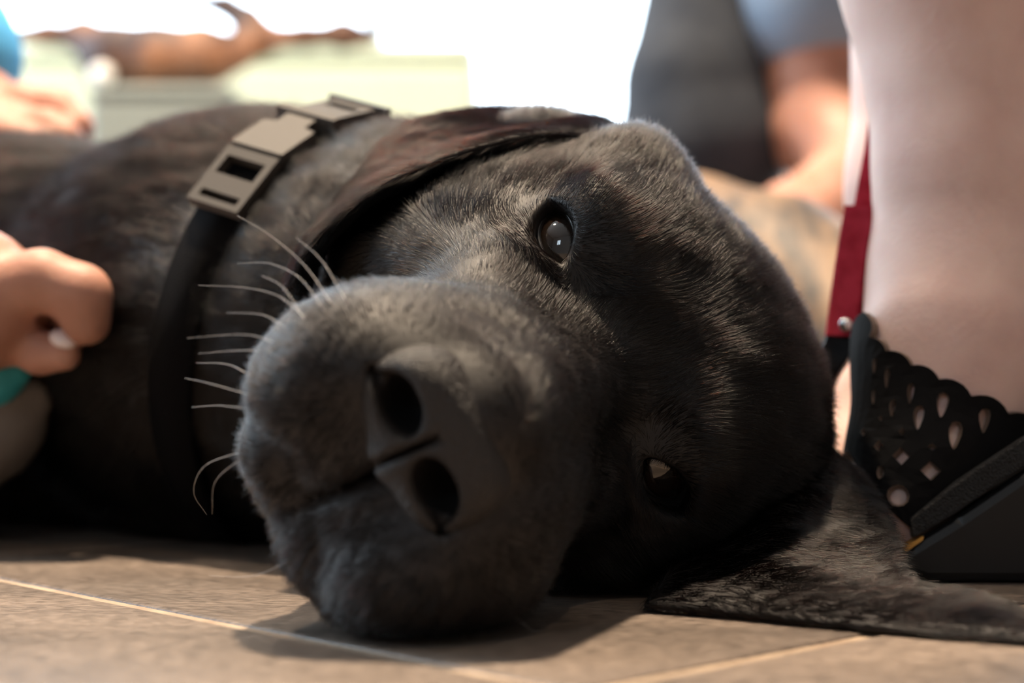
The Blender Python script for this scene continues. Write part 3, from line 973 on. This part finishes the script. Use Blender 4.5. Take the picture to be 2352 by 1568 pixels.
for f in np.linspace(0, 1, 20)[1:-1]:
    far.append((hl[0] + 0.022 * (1 - f) - 0.002 * abs(math.sin(f * 6 * math.pi)), math.radians(215) * SCALE_T + (hl[1] - math.radians(215) * SCALE_T) * f))
poly = near2d + far
def hole(kind, cx, cy, rx, ry):
    out = []
    for a in np.linspace(0, 2 * math.pi, 12 if kind != 'd' else 4, endpoint=False):
        x, y = math.cos(a), math.sin(a)
        if kind == 't':
            x = x * (0.62 - 0.38 * y); x += 0.25 * y * -1
        out.append(flat(cx + rx * x, cy + ry * y))
    return out
holes = [hole(*h) for h in (('t', 2163, 937, 16, 29), ('t', 2249, 970, 15, 28), ('t', 2187, 1006, 17, 30), ('t', 2113, 968, 14, 28), ('t', 2060, 946, 8, 19), ('t', 2098, 911, 8, 24),
    ('t', 2050, 875, 6, 22), ('t', 2022, 918, 4, 16), ('t', 2024, 845, 4, 16), ('d', 2075, 1056, 17, 18), ('d', 2134, 1085, 20, 20), ('d', 2030, 1033, 8, 11), ('d', 2000, 1000, 5, 8),
    ('d', 2079, 1000, 6, 6), ('d', 2140, 1034, 9, 6), ('d', 2036, 968, 4, 6), ('c', 2065, 1143, 19, 19), ('c', 2032, 1092, 4, 11))]
def upper_mesh():
    from mathutils.geometry import delaunay_2d_cdt
    vs, es = [], []
    for pl in [poly] + holes:
        b0 = len(vs); vs += [Vector(p) for p in pl]; es += [(b0 + i, b0 + (i + 1) % len(pl)) for i in range(len(pl))]
    A = np.array(poly); lo_, hi_ = A.min(0), A.max(0)
    for l in np.arange(lo_[0], hi_[0], 0.0035):
        for t in np.arange(lo_[1], hi_[1], 0.0035):
            vs.append(Vector((l, t)))
    r = delaunay_2d_cdt(vs, es, [], 0, 1e-7)
    def ins(p, pl):
        c = False; j = len(pl) - 1
        for i in range(len(pl)):
            xi, yi = pl[i]; xj, yj = pl[j]
            if (yi > p[1]) != (yj > p[1]) and p[0] < (xj - xi) * (p[1] - yi) / (yj - yi) + xi: c = not c
            j = i
        return c
    lt = np.array([(v.x, v.y / SCALE_T) for v in r[0]])
    C = AX0[None] + AZ[None] * lt[:, :1]; D = np.cos(lt[:, 1:]) * AN[None] + np.sin(lt[:, 1:]) * AL[None]
    R = np.empty(len(lt))
    for i in range(0, len(lt), 500):
        ts = np.linspace(0.002, 0.075, 150)
        pts = (C[i:i + 500, None] + D[i:i + 500, None] * ts[None, :, None])
        f = near_foot(pts.reshape(-1, 3)).reshape(pts.shape[:2])
        out = f > 0; j = np.argmax(out, 1); j[~out.any(1)] = 149
        j = np.maximum(j, 1); kk = np.arange(len(j)); fa, fb_ = f[kk, j - 1], f[kk, j]
        R[i:i + 500] = ts[j - 1] + (ts[1] - ts[0]) * np.clip(-fa / np.where(np.abs(fb_ - fa) < 1e-9, 1e-9, fb_ - fa), 0, 1)
    X = C + D * (R + 0.0012)[:, None]
    bm = bmesh.new(); bv = [bm.verts.new(x) for x in (X - PO)]
    for f in r[2]:
        c = (sum(r[0][i].x for i in f) / len(f), sum(r[0][i].y for i in f) / len(f))
        if ins(c, poly) and not any(ins(c, h) for h in holes):
            try: bm.faces.new([bv[i] for i in f])
            except ValueError: pass
    for v in [v for v in bm.verts if not v.link_faces]: bm.verts.remove(v)
    for _ in range(3): bmesh.ops.smooth_vert(bm, verts=[v for v in bm.verts if not v.is_boundary], factor=0.5, use_axis_x=True, use_axis_y=True, use_axis_z=True)
    bmesh.ops.recalc_face_normals(bm, faces=bm.faces[:])
    m = bm.faces[0].calc_center_median(); ctr = Vector((AX0 + AX1) / 2 - PO)
    s_ = sum((f.calc_center_median() - ctr).dot(f.normal) for f in bm.faces)
    if s_ < 0: bmesh.ops.reverse_faces(bm, faces=bm.faces[:])
    nf0 = len(bm.faces)
    # thickness outwards, cut edges in raw leather colour
    bm.normal_update()
    nrm = {v: v.normal.copy() for v in bm.verts}
    ret = bmesh.ops.extrude_face_region(bm, geom=bm.faces[:])
    outer = [g for g in ret['geom'] if isinstance(g, bmesh.types.BMFace)]
    for v in {v for f in outer for v in f.verts}:
        v.co += v.normal * 0.0021
    oset = set(outer)
    bm.normal_update()
    for f in bm.faces:
        f.material_index = 0
    for e in bm.edges:
        if len(e.link_faces) == 2:
            a, b = e.link_faces
            if (a in oset) != (b in oset):
                (b if a in oset else a).material_index = 1
    bmesh.ops.recalc_face_normals(bm, faces=bm.faces[:])
    me = bpy.data.meshes.new('sandal'); bm.to_mesh(me); bm.free()
    me.materials.append(leather_m); me.materials.append(edge_m)
    return me
sandal = link('sandal', upper_mesh(), None, person, False)
sandal['label'] = 'black leather upper with scalloped edge and teardrop cut-outs'

def extrude_profile(name, pix, d0, d1, mat, parent, org, bev=0.0015, inset=0.0):
    """a side outline read at distance d0, extruded straight back to d1"""
    pts = [P(x, y, d0) for x, y in pix]
    bm = bmesh.new()
    f = bm.faces.new([bm.verts.new(Vector(p - org)) for p in pts])
    r = bmesh.ops.extrude_face_region(bm, geom=[f])
    for v in [g for g in r['geom'] if isinstance(g, bmesh.types.BMVert)]: v.co.y += d1 - d0
    bmesh.ops.recalc_face_normals(bm, faces=bm.faces[:])
    if bev: bmesh.ops.bevel(bm, geom=bm.edges[:], offset=bev, segments=2, profile=0.5, affect='EDGES')
    bmesh.ops.triangulate(bm, faces=[f for f in bm.faces if len(f.verts) > 4])
    me = bpy.data.meshes.new(name); bm.to_mesh(me); bm.free()
    return link(name, me, mat, parent, False)
so = extrude_profile('sole', [(2050, 1285), (2095, 1252), (2200, 1188), (2352, 1085), (2480, 1012), (2620, 985), (2880, 975), (2900, 1000), (2890, 1325), (2860, 1338), (2500, 1338), (2130, 1338), (2070, 1318)], 0.488, 0.585, sole_m, sandal, PO, 0.003)
so.parent = sandal
ins_ = extrude_profile('insole', [(2046, 1280), (2122, 1232), (2120, 1240), (2050, 1290)], 0.4875, 0.583, insole_m, sandal, PO, 0)
bd = extrude_profile('welt', [(2098, 1238), (2200, 1176), (2352, 1072), (2480, 1000), (2478, 945), (2352, 1005), (2200, 1105), (2092, 1190)], 0.4885, 0.4925, band_m, sandal, PO, 0.0008)

# ---- red leash with its black clip
red_m = noise_bump(noise_color(M('red_webbing', (0.42, 0.02, 0.04), 0.75, 0.1), (0.34, 0.012, 0.03), (0.50, 0.03, 0.06), 150), 1300, 0.8, 0.0015, 1, stretch=(1, 1, 4))
blackp_m = M('black_clip', (0.012, 0.012, 0.014), 0.35, 0.5)
chrome_m = M('chrome', (0.75, 0.76, 0.78), 0.15, metal=1.0)
leash = thing('leash', 'red webbing leash with black clip hanging between the dog\'s head and the bare leg', 'leash', tuple(P(1900, 1200, .58) * np.array([1, 1, 0])))
LO = np.array(leash.location)
def strip(name, pts, width, thick, twist, mat, parent, org):
    """a flat strap along points; twist = angle of its wide side about its length"""
    C = catmull(np.array(pts)[:, None, :], 8 * len(pts))[:, 0]
    V, F = [], []
    for i in range(len(C)):
        t = unit(C[min(i + 1, len(C) - 1)] - C[max(i - 1, 0)])
        a = unit(np.cross(t, [0, 1.0, 0])); b = np.cross(t, a)
        wv = a * math.cos(twist) + b * math.sin(twist); tv = np.cross(t, wv)
        for x, y in ((-1, -.7), (-.85, -1), (.85, -1), (1, -.7), (1, .7), (.85, 1), (-.85, 1), (-1, .7)):
            V.append(C[i] + wv * x * width / 2 + tv * y * thick / 2 - org)
    n = len(C)
    for i in range(n - 1):
        for k in range(8): F.append((i * 8 + k, i * 8 + (k + 1) % 8, (i + 1) * 8 + (k + 1) % 8, (i + 1) * 8 + k))
    F = np.array(F)
    me = bpy.data.meshes.new(name)
    me.from_pydata([tuple(map(float, v)) for v in V], [], [tuple(map(int, f)) for f in F] + [tuple(range(7, -1, -1)), tuple((n - 1) * 8 + k for k in range(8))])
    me.update()
    return link(name, me, mat, parent, False)
strip('webbing', [P(2075, -400, .60), P(2055, 0, .59), P(2020, 300, .578), P(1998, 430, .572), P(1985, 500, .569)], 0.0085, 0.0030, 0.5, red_m, leash, LO)
strip('folded_grip', [P(1983, 478, .563), P(1968, 560, .562), P(1953, 660, .560), P(1938, 775, .558)], 0.0120, 0.0065, 0.62, red_m, leash, LO)
strip('clip_strap', [P(1945, 740, .559), P(1925, 800, .560), P(1890, 860, .562), P(1868, 930, .566), P(1850, 1040, .572), P(1830, 1180, .58), P(1820, 1245, .59)], 0.0105, 0.0050, 0.45, blackp_m, leash, LO)
def stud(px, py, d, r, mat):
    bm = bmesh.new(); bmesh.ops.create_uvsphere(bm, u_segments=18, v_segments=12, radius=r)
    for v in bm.verts: v.co.y *= 0.6
    me = bpy.data.meshes.new('rivet'); bm.to_mesh(me); bm.free()
    o = link('rivet', me, mat, leash); o.location = P(px, py, d) - LO
stud(1943, 745, .553, .0024, chrome_m); stud(1869, 828, .556, .0022, chrome_m); stud(1890, 842, .556, .0016, chrome_m); stud(1862, 862, .558, .0014, chrome_m)

# ---- the brindle dog resting behind
brin_m = noise_bump(noise_color(M('brindle_coat', (0.2, 0.12, 0.07), 0.55, 0.5), (0.035, 0.025, 0.02), (0.26, 0.16, 0.09), 26, 0.35, 0.62, 4, stretch=(2.5, 1, 1)), 400, 0.4, 0.001)
brin = thing('brindle_dog', 'brown brindle dog lying behind the black dog\'s head, out of focus', 'dog', tuple(P(1700, 1100, .92) * np.array([1, 1, 0])))
BR = [[(P(1330, 700, 1.04), .062), (P(1560, 680, .95), .066), (P(1760, 690, .89), .052), (P(1880, 760, .86), .043)],
      [(P(1880, 760, .86), .042), (P(1960, 850, .83), .034), (P(2030, 930, .80), .022), (P(2060, 960, .785), .018)],
      [(P(1330, 700, 1.04), .05), (P(1250, 900, 1.0), .03), (P(1400, 1060, .93), .018), (P(1480, 1075, .90), .016)],
      [(P(1780, 800, .87), .035), (P(1850, 980, .85), .022), (P(1960, 1110, .80), .015), (P(2000, 1130, .79), .016)],
      [(P(1700, 800, .93), .035), (P(1740, 1000, .93), .02), (P(1860, 1090, .89), .015)],
      [(P(1930, 800, .85), .012), (P(1925, 770, .87), .010), (P(1950, 790, .885), .006)]]
body_from('body', BR, (-0.02, 0.25, -0.004), (0.24, 0.68, 0.20), 0.005, brin_m, brin, k=0.03, kin=0.03)

# ---- the person sitting behind
p2 = thing('person', 'person in dark trousers and light blue shirt sitting behind, forearm on the floor', 'person', tuple(P(1750, 1000, 1.2) * np.array([1, 1, 0])))
dark_m = noise_bump(noise_color(M('dark_trousers', (0.035, 0.042, 0.055), 0.85, 0.2), (0.028, 0.034, 0.046), (0.05, 0.057, 0.07), 25), 500, 0.4, 0.001)
blue_m = noise_bump(M('blue_shirt', (0.27, 0.36, 0.48), 0.85, 0.2), 400, 0.3, 0.001)
body_from('body', [[(P(1880, -500, 1.18), .050), (P(1872, 60, 1.18), .040), (P(1885, 300, 1.17), .036), (P(1990, 410, 1.13), .034)],
                   [(P(1990, 415, 1.13), .034), (P(1820, 520, 1.07), .028), (P(1680, 600, 1.03), .020)],
                   [(P(1680, 600, 1.03), .020), (P(1600, 640, 1.01), .017), (P(1540, 700, 1.0), .010)],
                   [(P(1880, -500, 1.18), .05), (P(1850, -760, 1.2), .05)]], (0.05, 0.50, 0.02), (0.36, 0.82, 0.60), 0.006, hand_skin, p2, floor=False)
body_from('trousers', [[(P(1760, -600, 1.3), .10), (P(1680, -150, 1.24), .055), (P(1600, 200, 1.2), .052), (P(1610, 330, 1.2), .058), (P(1660, 470, 1.25), .05)],
                       [(P(1610, 330, 1.2), .056), (P(1500, 600, 1.25), .045), (P(1480, 900, 1.3), .04)]], (0.0, 0.60, -0.004), (0.36, 1.05, 0.62), 0.008, dark_m, p2)
body_from('shirt', [[(P(1860, -700, 1.30), .12), (P(1850, -300, 1.28), .10)], [(P(1880, -420, 1.19), .062), (P(1865, 0, 1.18), .054), (P(1862, 40, 1.18), .050)]],
          (0.05, 0.60, 0.15), (0.42, 1.05, 0.80), 0.008, blue_m, p2, floor=False)

# ---- the hands on the left
p3 = thing('person', 'person at the left edge with both hands on the black dog, light blue sleeve', 'person', tuple(P(-300, 1150, .82) * np.array([1, 1, 0])))
sleeve_m = noise_bump(M('sky_blue_sleeve', (0.10, 0.42, 0.78), 0.85, 0.2), 400, 0.3, 0.001)
nail_m = M('finger_nail', (0.90, 0.78, 0.76), 0.2, 0.6, coat=0.6)
HAND1 = [[(P(-420, 40, .86), .030), (P(-200, 190, .84), .024), (P(-60, 265, .83), .026)],
         [(P(-60, 265, .83), .018), (P(50, 243, .82), .0105), (P(130, 252, .815), .0095), (P(178, 290, .81), .0085)],
         [(P(-60, 285, .815), .018), (P(40, 292, .80), .0105), (P(110, 300, .795), .0095), (P(150, 318, .79), .0085)],
         [(P(-70, 300, .80), .018), (P(20, 320, .785), .010), (P(80, 335, .78), .009)],
         [(P(-70, 270, .85), .016), (P(40, 250, .855), .010), (P(150, 262, .86), .0085)]]
HAND2 = [[(P(-520, 560, .700), .032), (P(-250, 650, .588), .026), (P(-80, 690, .573), .027)],
         [(P(-80, 682, .568), .015), (P(96, 644, .563), .0098), (P(186, 674, .563), .0092), (P(198, 737, .565), .0085)],
         [(P(-80, 702, .583), .015), (P(86, 662, .583), .0098), (P(181, 692, .586), .0092), (P(176, 762, .588), .0085)],
         [(P(-80, 722, .598), .015), (P(76, 692, .603), .0095), (P(156, 727, .608), .0088), (P(151, 787, .608), .0085)],
         [(P(-80, 742, .613), .017), (P(56, 722, .618), .0088), (P(126, 757, .623), .009)],
         [(P(-110, 745, .590), .014), (P(10, 778, .580), .0075), (P(92, 808, .574), .0068), (P(146, 812, .570), .0062)]]
SHOULDER = [[(P(-420, 40, .86), .03), ((-0.50, 0.52, 0.40), .05)], [(P(-520, 560, .70), .03), ((-0.50, 0.40, 0.30), .045), ((-0.50, 0.52, 0.42), .05)]]
body_from('body', HAND1 + HAND2 + SHOULDER, (-0.58, 0.05, 0.03), (-0.12, 0.60, 0.48), 0.0028, hand_skin, p3, k=0.0035, kin=0.006, floor=False)
body_from('sleeve', [[(P(-480, -60, .875), .042), (P(-125, 95, .85), .034), (P(-85, 135, .845), .030)]], (-0.45, 0.30, 0.12), (-0.18, 0.50, 0.36), 0.005, sleeve_m, p3, floor=False)
nb = bmesh.new(); bmesh.ops.create_uvsphere(nb, u_segments=16, v_segments=10, radius=1.0)
for v in nb.verts: v.co = Vector((v.co.x * 0.0052, v.co.y * 0.0045, v.co.z * 0.0030))
me = bpy.data.meshes.new('nail'); nb.to_mesh(me); nb.free()
no = link('nail', me, nail_m, p3); no.location = P(146, 778, .5655) - np.array(p3.location); no.rotation_euler = (0.5, 0.35, 0)

shoe = thing('shoe', 'grey shoe tip with turquoise trim at the left edge below the hand', 'shoe', tuple(P(-150, 1200, .66) * np.array([1, 1, 0])))
grey_m = noise_bump(M('grey_suede', (0.22, 0.19, 0.165), 0.9, 0.2), 500, 0.4, 0.001)
teal_m = M('turquoise_trim', (0.05, 0.42, 0.48), 0.6)
body_from('upper', [[(P(-420, 960, .625), .036), (P(-180, 990, .615), .034), (P(-20, 960, .610), .020), (P(90, 905, .605), .0060)], [(P(-420, 900, .625), .034), (P(-440, 700, .635), .032)]],
          (-0.42, 0.07, 0.0), (-0.14, 0.26, 0.16), 0.004, grey_m, shoe)
body_from('tongue', [[(P(-160, 900, .600), .012), (P(-20, 872, .595), .0085), (P(38, 845, .595), .0055)]], (-0.30, 0.10, 0.02), (-0.14, 0.20, 0.10), 0.002, teal_m, shoe)
body_from('sole', [[(P(-440, 1130, .615), .010), (P(-120, 1120, .605), .010), (P(10, 1040, .605), .006)]], (-0.42, 0.07, -0.002), (-0.14, 0.26, 0.06), 0.003, M('shoe_rubber', (0.30, 0.28, 0.25), 0.7), shoe)

# ================================================================== blurred furniture by the window
green_m = noise_bump(M('pale_green_paint', (0.58, 0.66, 0.53), 0.6), 200, 0.15, 0.001)
def solid_box(name, x0, x1, ytop, d, depth, mat, parent=None, org=None, bev=0.012, z0=0.0):
    a, b = P(x0, ytop, d), P(x1, ytop, d)
    me = box_mesh(name, (a[0], a[1], z0), (b[0], a[1] + depth, a[2]), bev, 3)
    if org is not None:
        for v in me.vertices: v.co -= Vector(org)
    return link(name, me, mat, parent, False)
bench = thing('bench', 'long pale green box bench in front of the bright windows', 'bench', tuple(P(560, 800, 2.35) * np.array([1, 1, 0])))
bo_ = np.array(bench.location)
solid_box('base', 20, 1095, 150, 2.28, 0.44, green_m, bench, bo_, 0.01)
solid_box('seat', 20, 1095, 95, 2.28, 0.46, green_m, bench, bo_, 0.018, z0=P(0, 148, 2.28)[2])
crate = thing('crate', 'low grey-green crate standing in front of the pale green bench', 'crate', tuple(P(360, 800, 1.95) * np.array([1, 1, 0])))
gg_m = noise_bump(M('grey_green_plastic', (0.24, 0.27, 0.25), 0.6), 200, 0.2, 0.001)
co_ = np.array(crate.location)
solid_box('box', 205, 525, 225, 1.92, 0.22, gg_m, crate, co_, 0.008)
solid_box('lid', 198, 532, 192, 1.915, 0.23, gg_m, crate, co_, 0.010, z0=P(0, 226, 1.915)[2])
wood = thing('driftwood', 'brown gnarled driftwood branch lying on the grey-green crate', 'driftwood', tuple(P(340, 191, 1.97)))
wood_m = noise_bump(noise_color(M('driftwood', (0.2, 0.1, 0.06), 0.6), (0.060, 0.036, 0.036), (0.36, 0.17, 0.09), 14, 0.44, 0.66, 3), 60, 0.5, 0.004)
body_from('trunk', [[(P(20, 82, 1.98), .010), (P(110, 78, 1.98), .012), (P(190, 82, 1.98), .018), (P(260, 122, 1.97), .034), (P(360, 132, 1.97), .038), (P(470, 128, 1.97), .035), (P(540, 125, 1.98), .020)],
                    [(P(200, 80, 1.98), .016), (P(230, 150, 1.97), .018), (P(300, 160, 1.97), .016), (P(440, 165, 1.97), .013)],
                    [(P(500, 130, 1.98), .02), (P(590, 88, 2.0), .020), (P(570, 48, 2.0), .017), (P(520, 14, 2.0), .013), (P(455, 2, 2.0), .010)],
                    [(P(590, 88, 2.0), .018), (P(700, 84, 2.05), .013), (P(790, 78, 2.08), .017), (P(848, 84, 2.1), .013)]],
          (-0.68, 1.45, 0.38), (-0.12, 1.72, 0.58), 0.005, wood_m, wood, k=0.015, kin=0.015, floor=False)
glint_sphere = bmesh.new(); bmesh.ops.create_uvsphere(glint_sphere, u_segments=24, v_segments=16, radius=0.0145)  # added white sphere, stands in for a blurred specular highlight
me = bpy.data.meshes.new('glint_sphere'); glint_sphere.to_mesh(me); glint_sphere.free()
bl = link('glint_sphere', me, M('white_glint', (0.88, 0.88, 0.86), 0.3)); bl.location = P(205, 163, 1.88); bl.location.z = P(0, 192, 1.915)[2] + 0.0145; bl.location.y += 0.06
tag(bl, 'small white sphere standing in for an out-of-focus highlight at the corner of the grey-green crate', 'glint_sphere')
